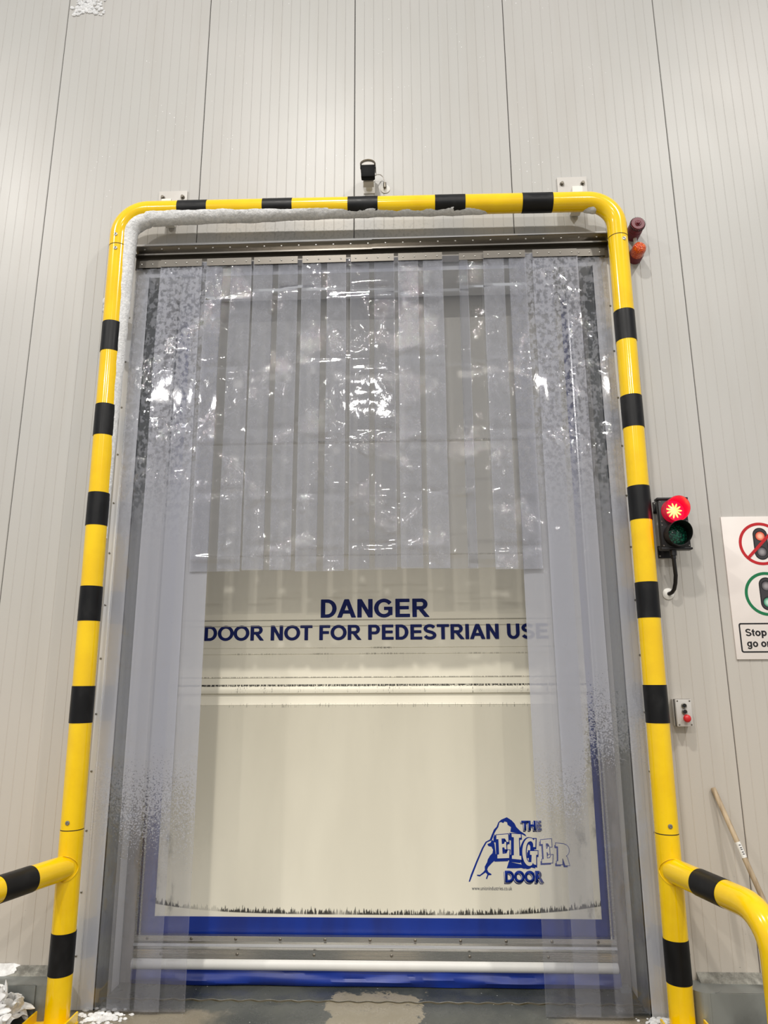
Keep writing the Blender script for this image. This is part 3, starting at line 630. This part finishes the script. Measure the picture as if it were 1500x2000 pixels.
# side rails come forward from the posts
RZ = .69
dl = Vector((-.13, -.42, 0)).normalized(); pl = Vector((LX(RZ), PY, RZ))
rp = [pl + dl * q for q in (.03, .5, 1.0, 1.25)]; e = rp[-1]
for k in range(1, 9): a = PI / 2 * k / 8; rp.append(e + dl * .17 * math.sin(a) + Vector((0, 0, -.17 * (1 - math.cos(a)))))
rp.append(Vector((rp[-1].x, rp[-1].y, .004)))
MB().tube(rp, PR, 36).build('side_rail', 'yellow', frame)
def band_on(p, d, s0, s1): MB().cyl(p + d * s0, p + d * s1, PR + .0012, 36).build('black_band', 'black', frame)
band_on(pl, dl, .245, .43); band_on(pl, dl, .78, .965)
dr = Vector((.10, -.42, 0)).normalized(); pr_ = Vector((RX(RZ), PY, RZ))
rp = [pr_ + dr * q for q in (.03, .2, .4, .525)]; e = rp[-1]
for k in range(1, 9): a = PI / 2 * k / 8; rp.append(e + dr * .16 * math.sin(a) + Vector((0, 0, -.16 * (1 - math.cos(a)))))
rp.append(Vector((rp[-1].x, rp[-1].y, .004)))
MB().tube(rp, PR, 36).build('side_rail', 'yellow', frame); band_on(pr_, dr, .235, .415)
# weld beads
for p, d in ((pl, dl), (pr_, dr)):
    sd = d.cross(Vector((0, 0, 1))); ring = []
    for k in range(33):
        a = 2 * PI * k / 32; off = sd * math.cos(a) * (PR + .002) + Vector((0, 0, math.sin(a) * (PR + .002)))
        s_ = math.sqrt(max(0, (PR + .003) ** 2 - (off.x * off.x))); ring.append(Vector((p.x + off.x, p.y - s_, p.z + off.z)))
    MB().tube(ring, [.0022 + .0012 * noise.noise(Vector((k * .9, p.x, 0))) for k in range(33)], 6, False).build('weld_bead', 'yellow', frame)
# shoes at post feet
for X in (LX, RX):
    MB().box(X(0) - .105, X(0) + .105, PY - .13, PY + .0, 0, .012).build('base_plate', 'yellow', frame)
    for s_ in (-1, 1): MB().box(X(0) + s_ * .098 - .004, X(0) + s_ * .098 + .004, PY - .13, PY - .004, .012, .055).build('side_flange', 'yellow', frame)
# wall plates
for (x0, x1, zb, zt) in ((-1.252, -1.068, 4.47, 4.637), (1.276, 1.461, 4.46, 4.648)):
    wp = MB().box(x0, x1, -.013, -.0005, zb, zt, .003).build('wall_plate', 'grey_plastic', frame)
    xm = (x0 + x1) / 2; MB().box(xm - .03, xm + .03, PY + .03, -.012, 4.37, 4.50).build('bracket_arm', 'white_plastic', wp)
    for q in (.028, x1 - x0 - .028):
        m2 = MB().cyl((x0 + q, -.018, zt - .05), (x0 + q, -.013, zt - .05), .014, 14).cyl((x0 + q, -.030, zt - .05), (x0 + q, -.018, zt - .05), .0095, 6); m2.build('bolt', 'bolt', wp)
# frost on the frame (inner, lower side)
def frost_tube(path, rads, name='frost_crust'):
    mb = MB(); seg = 20; n_ = len(path); V = []
    for i, p in enumerate(path):
        p = Vector(p); d = (Vector(path[min(i + 1, n_ - 1)]) - Vector(path[max(i - 1, 0)])).normalized(); sd = Vector((0, 1, 0)); up = sd.cross(d)
        for k in range(seg):
            a = 2 * PI * k / seg; r = rads[i] * (1 + .12 * noise.noise(Vector((p.x * 12 + math.cos(a), p.z * 12, math.sin(a) * 2))) + .04 * noise.noise(Vector((p.x * 50, p.z * 50, a * 2))))
            V.append(p + (sd * math.cos(a) + up * math.sin(a)) * max(r, .001))
    mb.add(V, [(i * seg + k, i * seg + (k + 1) % seg, (i + 1) * seg + (k + 1) % seg, (i + 1) * seg + k) for i in range(n_ - 1) for k in range(seg)], True)
    return mb
pa = []; ra = []
for i in range(110):                                               # up the left post
    z = 2.35 + (4.12 - 2.35) * i / 109; q = (z - 2.35) / 1.77; o_ = .026 + .022 * q ** 1.3; pa.append((LX(z) + o_, PY + .014, z)); ra.append(.030 + .018 * q)
for k in range(1, 16):
    a = PI - (PI / 2) * k / 16; rr = ER - .052; pa.append((cxl + rr * math.cos(a), PY + .01, TZL - ER + rr * math.sin(a))); ra.append(.052)
for i in range(150):
    x = cxl + (1.0 - cxl) * i / 149; q = i / 149; e_ = max(0, 1 - q * 1.6); pa.append((x, PY + .004, TZL - .018 - .026 * e_ - .018 * q)); ra.append(.0485 + .004 * e_ if q < .9 else .0485 - .3 * (q - .9))
# sink toward the pipe so only the underside shows
fo = frost_tube(pa, ra).build('frost_crust', 'frost', frame); fo['kind'] = 'stuff'; fo['label'] = 'white frost crust on the underside of the bar'
mb = MB()
for x, z, r in ((-1.478, 3.80, .024), (-1.475, 3.77, .020), (-1.482, 3.745, .016), (-1.470, 3.56, .016), (-1.472, 3.54, .013)): mb.sphere((x, PY + .03, z), r, 10, 7, (1, 1, 1.3))
fo = mb.build('frost_lumps', 'frost', frame); fo['kind'] = 'stuff'
pa = [(cxr + (ER - .028) * math.cos(a), PY + .005, TZR - ER + (ER - .028) * math.sin(a)) for a in [PI * .5 - k * .07 for k in range(-4, 10)]]
fo = frost_tube(pa, [.001, .02, .03, .034, .037, .039, .040, .041, .041, .040, .037, .032, .02, .001]).build('frost_crust', 'frost', frame); fo['kind'] = 'stuff'

# ================================================================== SMALL WALL FITTINGS
# radar sensor
sn = thing('door_sensor', 'small black sensor in a clear hood on the wall above the yellow bar', 'sensor', (.095, 0, 4.66))
MB().box(.054, .138, -.150, -.11, 4.590, 4.676, .006).build('front_cover', 'black_gloss', sn)
MB().prism([(.058, 4.672), (.058, 4.684), (.075, 4.695), (.096, 4.699), (.117, 4.695), (.134, 4.684), (.134, 4.672)], 'y', -.148, -.05).box(.064, .128, -.10, -.05, 4.59, 4.672).build('housing', 'grey_plastic', sn)
hood = [(.096 + .048 * math.cos(a), 4.676 + .032 * math.sin(a)) for a in [PI * k / 14 for k in range(15)]]
mb = MB()
for a, b in zip(hood, hood[1:]): mb.prism([a, b, (b[0], b[1] - .0025), (a[0], a[1] - .0025)], 'y', -.160, -.05)
mb.build('rain_hood', 'grey_plastic', sn)
for s_ in (-1, 1): MB().cyl((.096 + s_ * .040, -.13, 4.668), (.096 + s_ * .048, -.13, 4.668), .009, 14).build('pivot_knob', 'black_plastic', sn)
MB().box(.075, .117, -.06, -.001, 4.60, 4.66, .004).box(.060, .132, -.006, -.001, 4.58, 4.70, .002).build('bracket', 'white_plastic', sn)
cb = [(.135, -.06, 4.665), (.150, -.045, 4.685), (.168, -.03, 4.695), (.185, -.022, 4.685), (.193, -.022, 4.66), (.194, -.022, 4.64)]
MB().tube(cb, .0035, 10).build('cable', 'grey_plastic', sn)
MB().cyl((.195, -.022, 4.605), (.195, -.022, 4.640), .010, 12).build('cable_gland', 'bolt', sn)
MB().lathe([(.0001, 0), (.030, 0), (.030, -.004), (.014, -.009), (.0001, -.009)], (.197, -.001, 4.610), 'y', 24).build('wall_rosette', 'white_plastic', sn)
# siren and beacon
si = thing('alarm_sounder', 'maroon round alarm sounder on the wall beside the top right bend', 'siren', (1.722, 0, 4.232))
sx0, sz0 = 1.706, 4.232
MB().lathe([(.0001, 0), (.044, 0), (.044, -.060), (.041, -.062), (.041, -.070), (.043, -.072), (.043, -.112), (.038, -.120), (.020, -.120), (.016, -.124), (.0001, -.124)], (1.712, -.001, sz0), 'y', 36).build('body', 'maroon', si)
MB().lathe([(.0001, -.120), (.011, -.120), (.011, -.132), (.006, -.134), (.0001, -.134)], (1.712, -.001, sz0), 'y', 16).build('centre_boss', 'maroon', si)
mb = MB()
for k in range(28): a = 2 * PI * k / 28; x, z = 1.712 + .0435 * math.cos(a), sz0 + .0435 * math.sin(a); mb.box(x - .0018, x + .0018, -.116, -.100, z - .0018, z + .0018)
mb.build('sound_slots', 'black_plastic', si)['kind'] = 'stuff'
be = thing('warning_beacon', 'small amber warning beacon on a maroon base, below the sounder', 'beacon', (1.712, 0, 4.075))
MB().lathe([(.0001, 0), (.043, 0), (.043, -.048), (.040, -.052), (.0001, -.052)], (1.712, -.001, 4.075), 'y', 36).build('base', 'maroon', be)
MB().lathe([(.040, -.050), (.040, -.098), (.036, -.112), (.026, -.121), (.012, -.126), (.0001, -.127)], (1.712, -.001, 4.075), 'y', 36).build('amber_lens', 'amber', be)
MB().cyl((1.716, -.03, 4.112), (1.716, -.03, 4.192), .011, 14).build('conduit_stub', 'grey_plastic', be)
# traffic light
tl = thing('traffic_light', 'small black two-lamp signal on the wall, red lamp lit', 'traffic light', (1.743, 0, 2.39))
bx = MB().box(1.665, 1.820, -.140, -.100, 2.254, 2.532, .010); bx.box(1.660, 1.825, -.146, -.096, 2.522, 2.536, .003).box(1.660, 1.825, -.146, -.096, 2.250, 2.262, .004); bx.build('body', 'black_plastic', tl)
HX = 1.742
def hood_mb(cz):
    mb = MB(); seg = 40
    for r in (.0645, .0615):
        V = []
        for k in range(seg):
            a = 2 * PI * k / seg; ln = .050 + .045 * (math.sin(a) * .5 + .5)
            V += [(HX + r * math.cos(a), -.140, cz + r * math.sin(a)), (HX + r * math.cos(a), -.140 - ln, cz + r * math.sin(a))]
        mb.add(V, [(2 * k, 2 * k + 1, (2 * k + 3) % (2 * seg), (2 * k + 2) % (2 * seg)) for k in range(seg)], True)
    V = []
    for k in range(seg):
        a = 2 * PI * k / seg; ln = .050 + .045 * (math.sin(a) * .5 + .5)
        V += [(HX + r_2 * math.cos(a), -.140 - ln, cz + r_2 * math.sin(a)) for r_2 in (.0645, .0615)]
    mb.add(V, [(2 * k, 2 * k + 1, (2 * k + 3) % (2 * seg), (2 * k + 2) % (2 * seg)) for k in range(seg)])
    return mb
CZ1, CZ2 = 2.459, 2.328
hood_mb(CZ1).build('lamp_hood', 'red_hood', tl)['label'] = 'upper hood glowing red inside'
hood_mb(CZ2).build('lamp_hood', 'black_plastic', tl)
def lens_mb(cz): return MB().lathe([(.060, -.140), (.055, -.146), (.040, -.152), (.020, -.156), (.0001, -.157)], (HX, 0, cz), 'y', 36)
lens_mb(CZ1).build('lamp_lens', 'red_lens', tl, origin=(HX, -.15, CZ1))['label'] = 'lit red lens with a yellow star of glare'
lens_mb(CZ2).build('lamp_lens', 'green_lens', tl, origin=(HX, -.15, CZ2))['label'] = 'unlit dark green lens'
studs([(x, -.140, z) for x in (1.676, 1.808) for z in (2.272, 2.384, 2.404, 2.512)], tl, 'screw', 'screw', .004, .003, 8)
MB().box(1.683, 1.735, -.005, -.001, 2.478, 2.543).box(1.705, 1.725, -.104, -.004, 2.485, 2.535).build('upper_bracket', 'black_plastic', tl)
MB().box(1.688, 1.778, -.005, -.001, 2.226, 2.293).box(1.72, 1.75, -.104, -.004, 2.262, 2.29).build('lower_bracket', 'black_plastic', tl)
studs([(1.692, -.005, 2.534), (1.697, -.005, 2.238), (1.770, -.005, 2.240), (1.696, -.005, 2.283)], tl, 'screw', 'screw', .005, .003, 8)
MB().cyl((1.728, -.118, 2.222), (1.728, -.118, 2.256), .018, 16).cyl((1.728, -.118, 2.205), (1.728, -.118, 2.224), .014, 6).build('cable_gland', 'black_plastic', tl)
MB().tube([(1.728, -.118, 2.21), (1.731, -.112, 2.17), (1.738, -.096, 2.12), (1.741, -.072, 2.08), (1.738, -.055, 2.05), (1.732, -.038, 2.035), (1.725, -.02, 2.030), (1.722, -.004, 2.030)], .0105, 16).build('cable', 'black_plastic', tl)
MB().lathe([(.0001, 0), (.031, 0), (.031, -.004), (.026, -.007), (.016, -.012), (.0001, -.012)], (1.722, -.001, 2.030), 'y', 28).build('wall_rosette', 'white_plastic', tl)
pl_ = bpy.data.lights.new('red_signal_glow', 'POINT'); pl_.energy = 2.0; pl_.color = (1, .02, .05); pl_.shadow_soft_size = .04; po = bpy.data.objects.new('red_signal_glow', pl_); COL.objects.link(po); po.location = (HX, -.20, CZ1)
# push button box
cbx = thing('push_button_box', 'grey push button box with a red mushroom stop button, below the traffic light', 'control box', (1.723, 0, 1.41))
MB().box(1.683, 1.763, -.045, -.001, 1.343, 1.478, .003).build('back_box', 'grey_plastic', cbx)
MB().box(1.6815, 1.7645, -.050, -.045, 1.342, 1.479).build('gasket', 'black_plastic', cbx)
MB().box(1.683, 1.763, -.070, -.050, 1.343, 1.478, .003).build('lid', 'grey_plastic', cbx)
studs([(x, -.070, z) for x in (1.692, 1.754) for z in (1.352, 1.470)], cbx, 'bolt', 'screw', .0045, .002, 8)
for z in (1.446, 1.416):
    b_ = MB().lathe([(.0135, 0), (.0135, -.008), (.0105, -.011), (.0095, -.010), (.0095, -.004)], (1.723, -.070, z), 'y', 24).build('button_bezel', 'screw', cbx)
    MB().lathe([(.0098, -.004), (.0092, -.0085), (.0001, -.009)], (1.723, -.070, z), 'y', 20).build('button', 'black_plastic', b_)
MB().lathe([(.010, 0), (.010, -.018), (.019, -.020), (.0195, -.026), (.017, -.032), (.010, -.036), (.0001, -.037)], (1.726, -.070, 1.384), 'y', 28).build('stop_button', 'red_plastic', cbx)
# sign
sg = thing('traffic_sign', 'white board on the right wall showing two traffic light symbols and wording', 'sign', (2.2465, 0, 2.066))
SXc = 2.2465
MB().box(2.047, 2.446, -.009, -.0005, 1.679, 2.453, .001).build('board', 'sign_white', sg)
SY = -.0092
def circ(cx, cz, r, n_=64): return [(cx + r * math.cos(2 * PI * k / n_), cz + r * math.sin(2 * PI * k / n_)) for k in range(n_)]
def caps(cx, z0, z1, r, n_=16): return [(cx + r * math.cos(PI * k / n_), z1 - r + r * math.sin(PI * k / n_)) for k in range(n_ + 1)] + [(cx - r * math.cos(PI * k / n_), z0 + r - r * math.sin(PI * k / n_)) for k in range(n_ + 1)]
for cz, mat, lit in ((2.2995, 'sign_red', 0), (2.025, 'sign_green', 1)):
    poly([caps(SXc, cz - .089, cz + .089, .039)], SY, 'sign_black', sg, 'printed_signal'); poly([caps(SXc, cz - .083, cz + .083, .033)], SY - .0003, 'sign_dark', sg, 'printed_signal')
    for dz, m_ in ((.044, 'ball_red' if not lit else 'ball_grey'), (-.044, 'ball_grey' if not lit else 'ball_green')):
        poly([circ(SXc, cz + dz, .029)], SY - .0006, 'sign_black', sg, 'printed_signal')
        MB().lathe([(.0245, 0), (.0245, -.0004), (.0001, -.0005)], (SXc, SY - .0012, cz + dz - .002), 'y', 28).build('printed_lamp', m_, sg, origin=(SXc, SY - .0012, cz + dz - .002))
    poly([circ(SXc, cz, .1185), circ(SXc, cz, .103)], SY - .0003, mat, sg, 'ring')
    if not lit:
        s_ = math.sqrt(.5); R0 = .108; w2 = .008
        poly([[(SXc + (a * s_ - b * s_), cz + (a * s_ + b * s_)) for a, b in ((-R0, -w2), (R0, -w2), (R0, w2), (-R0, w2))]], SY - .0022, 'sign_red', sg, 'slash_bar')
def rrect(x0, x1, z0, z1, r): return sum([[(cx + r * math.cos(math.radians(a0 + 15 * k)), cz + r * math.sin(math.radians(a0 + 15 * k))) for k in range(7)] for cx, cz, a0 in ((x1 - r, z1 - r, 0), (x0 + r, z1 - r, 90), (x0 + r, z0 + r, 180), (x1 - r, z0 + r, 270))], [])
poly([rrect(2.075, 2.418, 1.714, 1.870, .012), rrect(2.0825, 2.4105, 1.7215, 1.8625, .007)], SY, 'sign_black', sg, 'text_border')
letters('Stop on red', 2.108, 2.385, 1.801, .038, SY, 'sign_black', sg, 'sign_wording', .19, .022)
letters('go on green', 2.110, 2.383, 1.744, .038, SY, 'sign_black', sg, 'sign_wording', .19, .022)
# broom handle leaning on the wall
st = thing('broom_handle', 'pale wooden broom handle leaning against the right wall behind the yellow rail', 'pole', (2.1, -.3, 0))
A_ = Vector((1.850, -.014, 1.040)); B_ = Vector((2.120, -.315, .012)); D_ = (B_ - A_)
MB().tube([A_ + D_ * q for q in (0, .004, .3, .6, 1)], [.009, .0125, .0125, .0125, .0125], 18).build('shaft', 'wood', st)
MB().cyl(A_ + D_ * .235, A_ + D_ * .30, .0131, 18).build('paper_label', 'white_plastic', st)
m_ = MB()
for q in (.245, .256, .263, .274, .282): 
    P_ = A_ + D_ * q; m_.box(P_.x - .004, P_.x + .005, P_.y - .0142, P_.y - .0125, P_.z - .002, P_.z + .002)
m_.build('label_print', 'sign_dark', st)
# frost patch on the wall at the top left
mb = MB()
rnd = random.Random(3)
for k in range(150):
    x = -1.86 + rnd.gauss(0, .055); z = 6.09 + abs(rnd.gauss(0, .07)) - .02 * abs(x + 1.86) / .05
    mb.sphere((x, -.002, z), rnd.uniform(.006, .016), 7, 4, (1, .5, 1))
o = mb.build('frost_patch', 'frost'); o['kind'] = 'stuff'; o['label'] = 'small patch of white frost crystals high on the left wall'; o['category'] = 'frost'

# ================================================================== SNOW
def flake(mb, c, L, W_, T, rnd):
    c = Vector(c); ax = Vector((rnd.uniform(-1, 1), rnd.uniform(-1, .4), rnd.uniform(-.1, .7))).normalized(); up = Vector((rnd.uniform(-.6, .6), rnd.uniform(-.8, .2), 1)).normalized(); sd = ax.cross(up).normalized(); up = sd.cross(ax)
    n_ = 9; path = []; s = rnd.random() * 50; seg = 9; V = []
    for i in range(n_):
        t_ = i / (n_ - 1) * 2 - 1; k_ = math.sqrt(max(0.02, 1 - t_ * t_)); p = c + ax * t_ * L + up * .12 * L * (1 - t_ * t_)
        for j in range(seg):
            a = 2 * PI * j / seg; g = 1 + .35 * noise.noise(Vector((t_ * 2 + s, math.cos(a), math.sin(a))))
            V.append(p + (sd * math.cos(a) * W_ + up * math.sin(a) * T) * k_ * g)
    V += [V[0], V[-1]]
    mb.add(V[:-2], [(i * seg + j, i * seg + (j + 1) % seg, (i + 1) * seg + (j + 1) % seg, (i + 1) * seg + j) for i in range(n_ - 1) for j in range(seg)] + [tuple(range(seg))[::-1], tuple(range((n_ - 1) * seg, n_ * seg))], True)
sp_ = thing('snow_heap', 'heap of scraped snow and ice flakes on the floor at the left post', 'snow', (-1.75, -.3, 0))
rnd = random.Random(11)
mb = MB(); nx = 40; V = []
for i in range(nx + 1):
    for j in range(nx + 1):
        x = -2.25 + .74 * i / nx; y = -.60 + .43 * j / nx
        h = .17 * math.exp(-((x + 1.66) / .20) ** 2 - ((y + .30) / .15) ** 2) * (1 + .5 * noise.noise(Vector((x * 12, y * 12, 0)))) - .004
        V.append((x, y, max(h, -.02) if h > .002 else -.02))
mb.add(V, [(i * (nx + 1) + j, (i + 1) * (nx + 1) + j, (i + 1) * (nx + 1) + j + 1, i * (nx + 1) + j + 1) for i in range(nx) for j in range(nx)], True)
o = mb.build('snow_mound', 'snow', sp_); o['kind'] = 'stuff'
for k in range(60):
    x = -1.67 + rnd.gauss(0, .12); y = -.28 + rnd.gauss(0, .07); y = min(y, -.20); x = min(x, -1.53); h = .17 * math.exp(-((x + 1.66) / .20) ** 2 - ((y + .30) / .15) ** 2)
    m_ = MB(); L = rnd.uniform(.03, .085); flake(m_, (x, y, h + .012), L, rnd.uniform(.014, .030), rnd.uniform(.008, .014), rnd); m_.build('ice_flake', 'snow', sp_)
# snow lying on the kerb and by the curtain foot
mb = MB(); V = []; nx = 120
for i in range(nx + 1):
    x = -3.2 + 1.70 * i / nx
    for j in range(5):
        y = -.002 - .05 * j / 4; h = (.009 + .016 * noise.noise(Vector((x * 9, j * .6, 1)))) * (1 if j < 4 else 0) * min(1, (nx - i) / 25); V.append((x, y - .010 * noise.noise(Vector((x * 14, 0, 2))), .196 - .033 * j / 4 + max(h, 0) - .03 * max(0, 1 - (nx - i) / (14 + 8 * noise.noise(Vector((j, 3, 1)))))))
mb.add(V, [(i * 5 + j, (i + 1) * 5 + j, (i + 1) * 5 + j + 1, i * 5 + j + 1) for i in range(nx) for j in range(4)], True)
o = mb.build('snow_ridge', 'snow'); o['kind'] = 'stuff'; o['label'] = 'thin ridge of snow lying on the kerb at the left wall'; o['category'] = 'snow'
mb = MB(); rnd = random.Random(5)
for k in range(110):
    x = -1.20 + rnd.gauss(0, .05); y = -.085 + rnd.gauss(0, .035); 
    if x < -1.31: continue
    mb.sphere((x, y, .003), rnd.uniform(.004, .015), 7, 4, (1.2, 1, .7))
o = mb.build('snow_scatter', 'snow'); o['kind'] = 'stuff'; o['label'] = 'scatter of snow crumbs on the floor by the left strip foot'; o['category'] = 'snow'
mb = MB()
for k in range(70):
    x = 1.47 + rnd.gauss(0, .04); y = -.055 + rnd.gauss(0, .02); mb.sphere((x, min(y, -.02), .004), rnd.uniform(.003, .012), 7, 4, (1.3, 1, .8))
o = mb.build('ice_scatter', 'frost'); o['kind'] = 'stuff'; o['label'] = 'ice crumbs on the floor at the foot of the right casing'; o['category'] = 'ice'
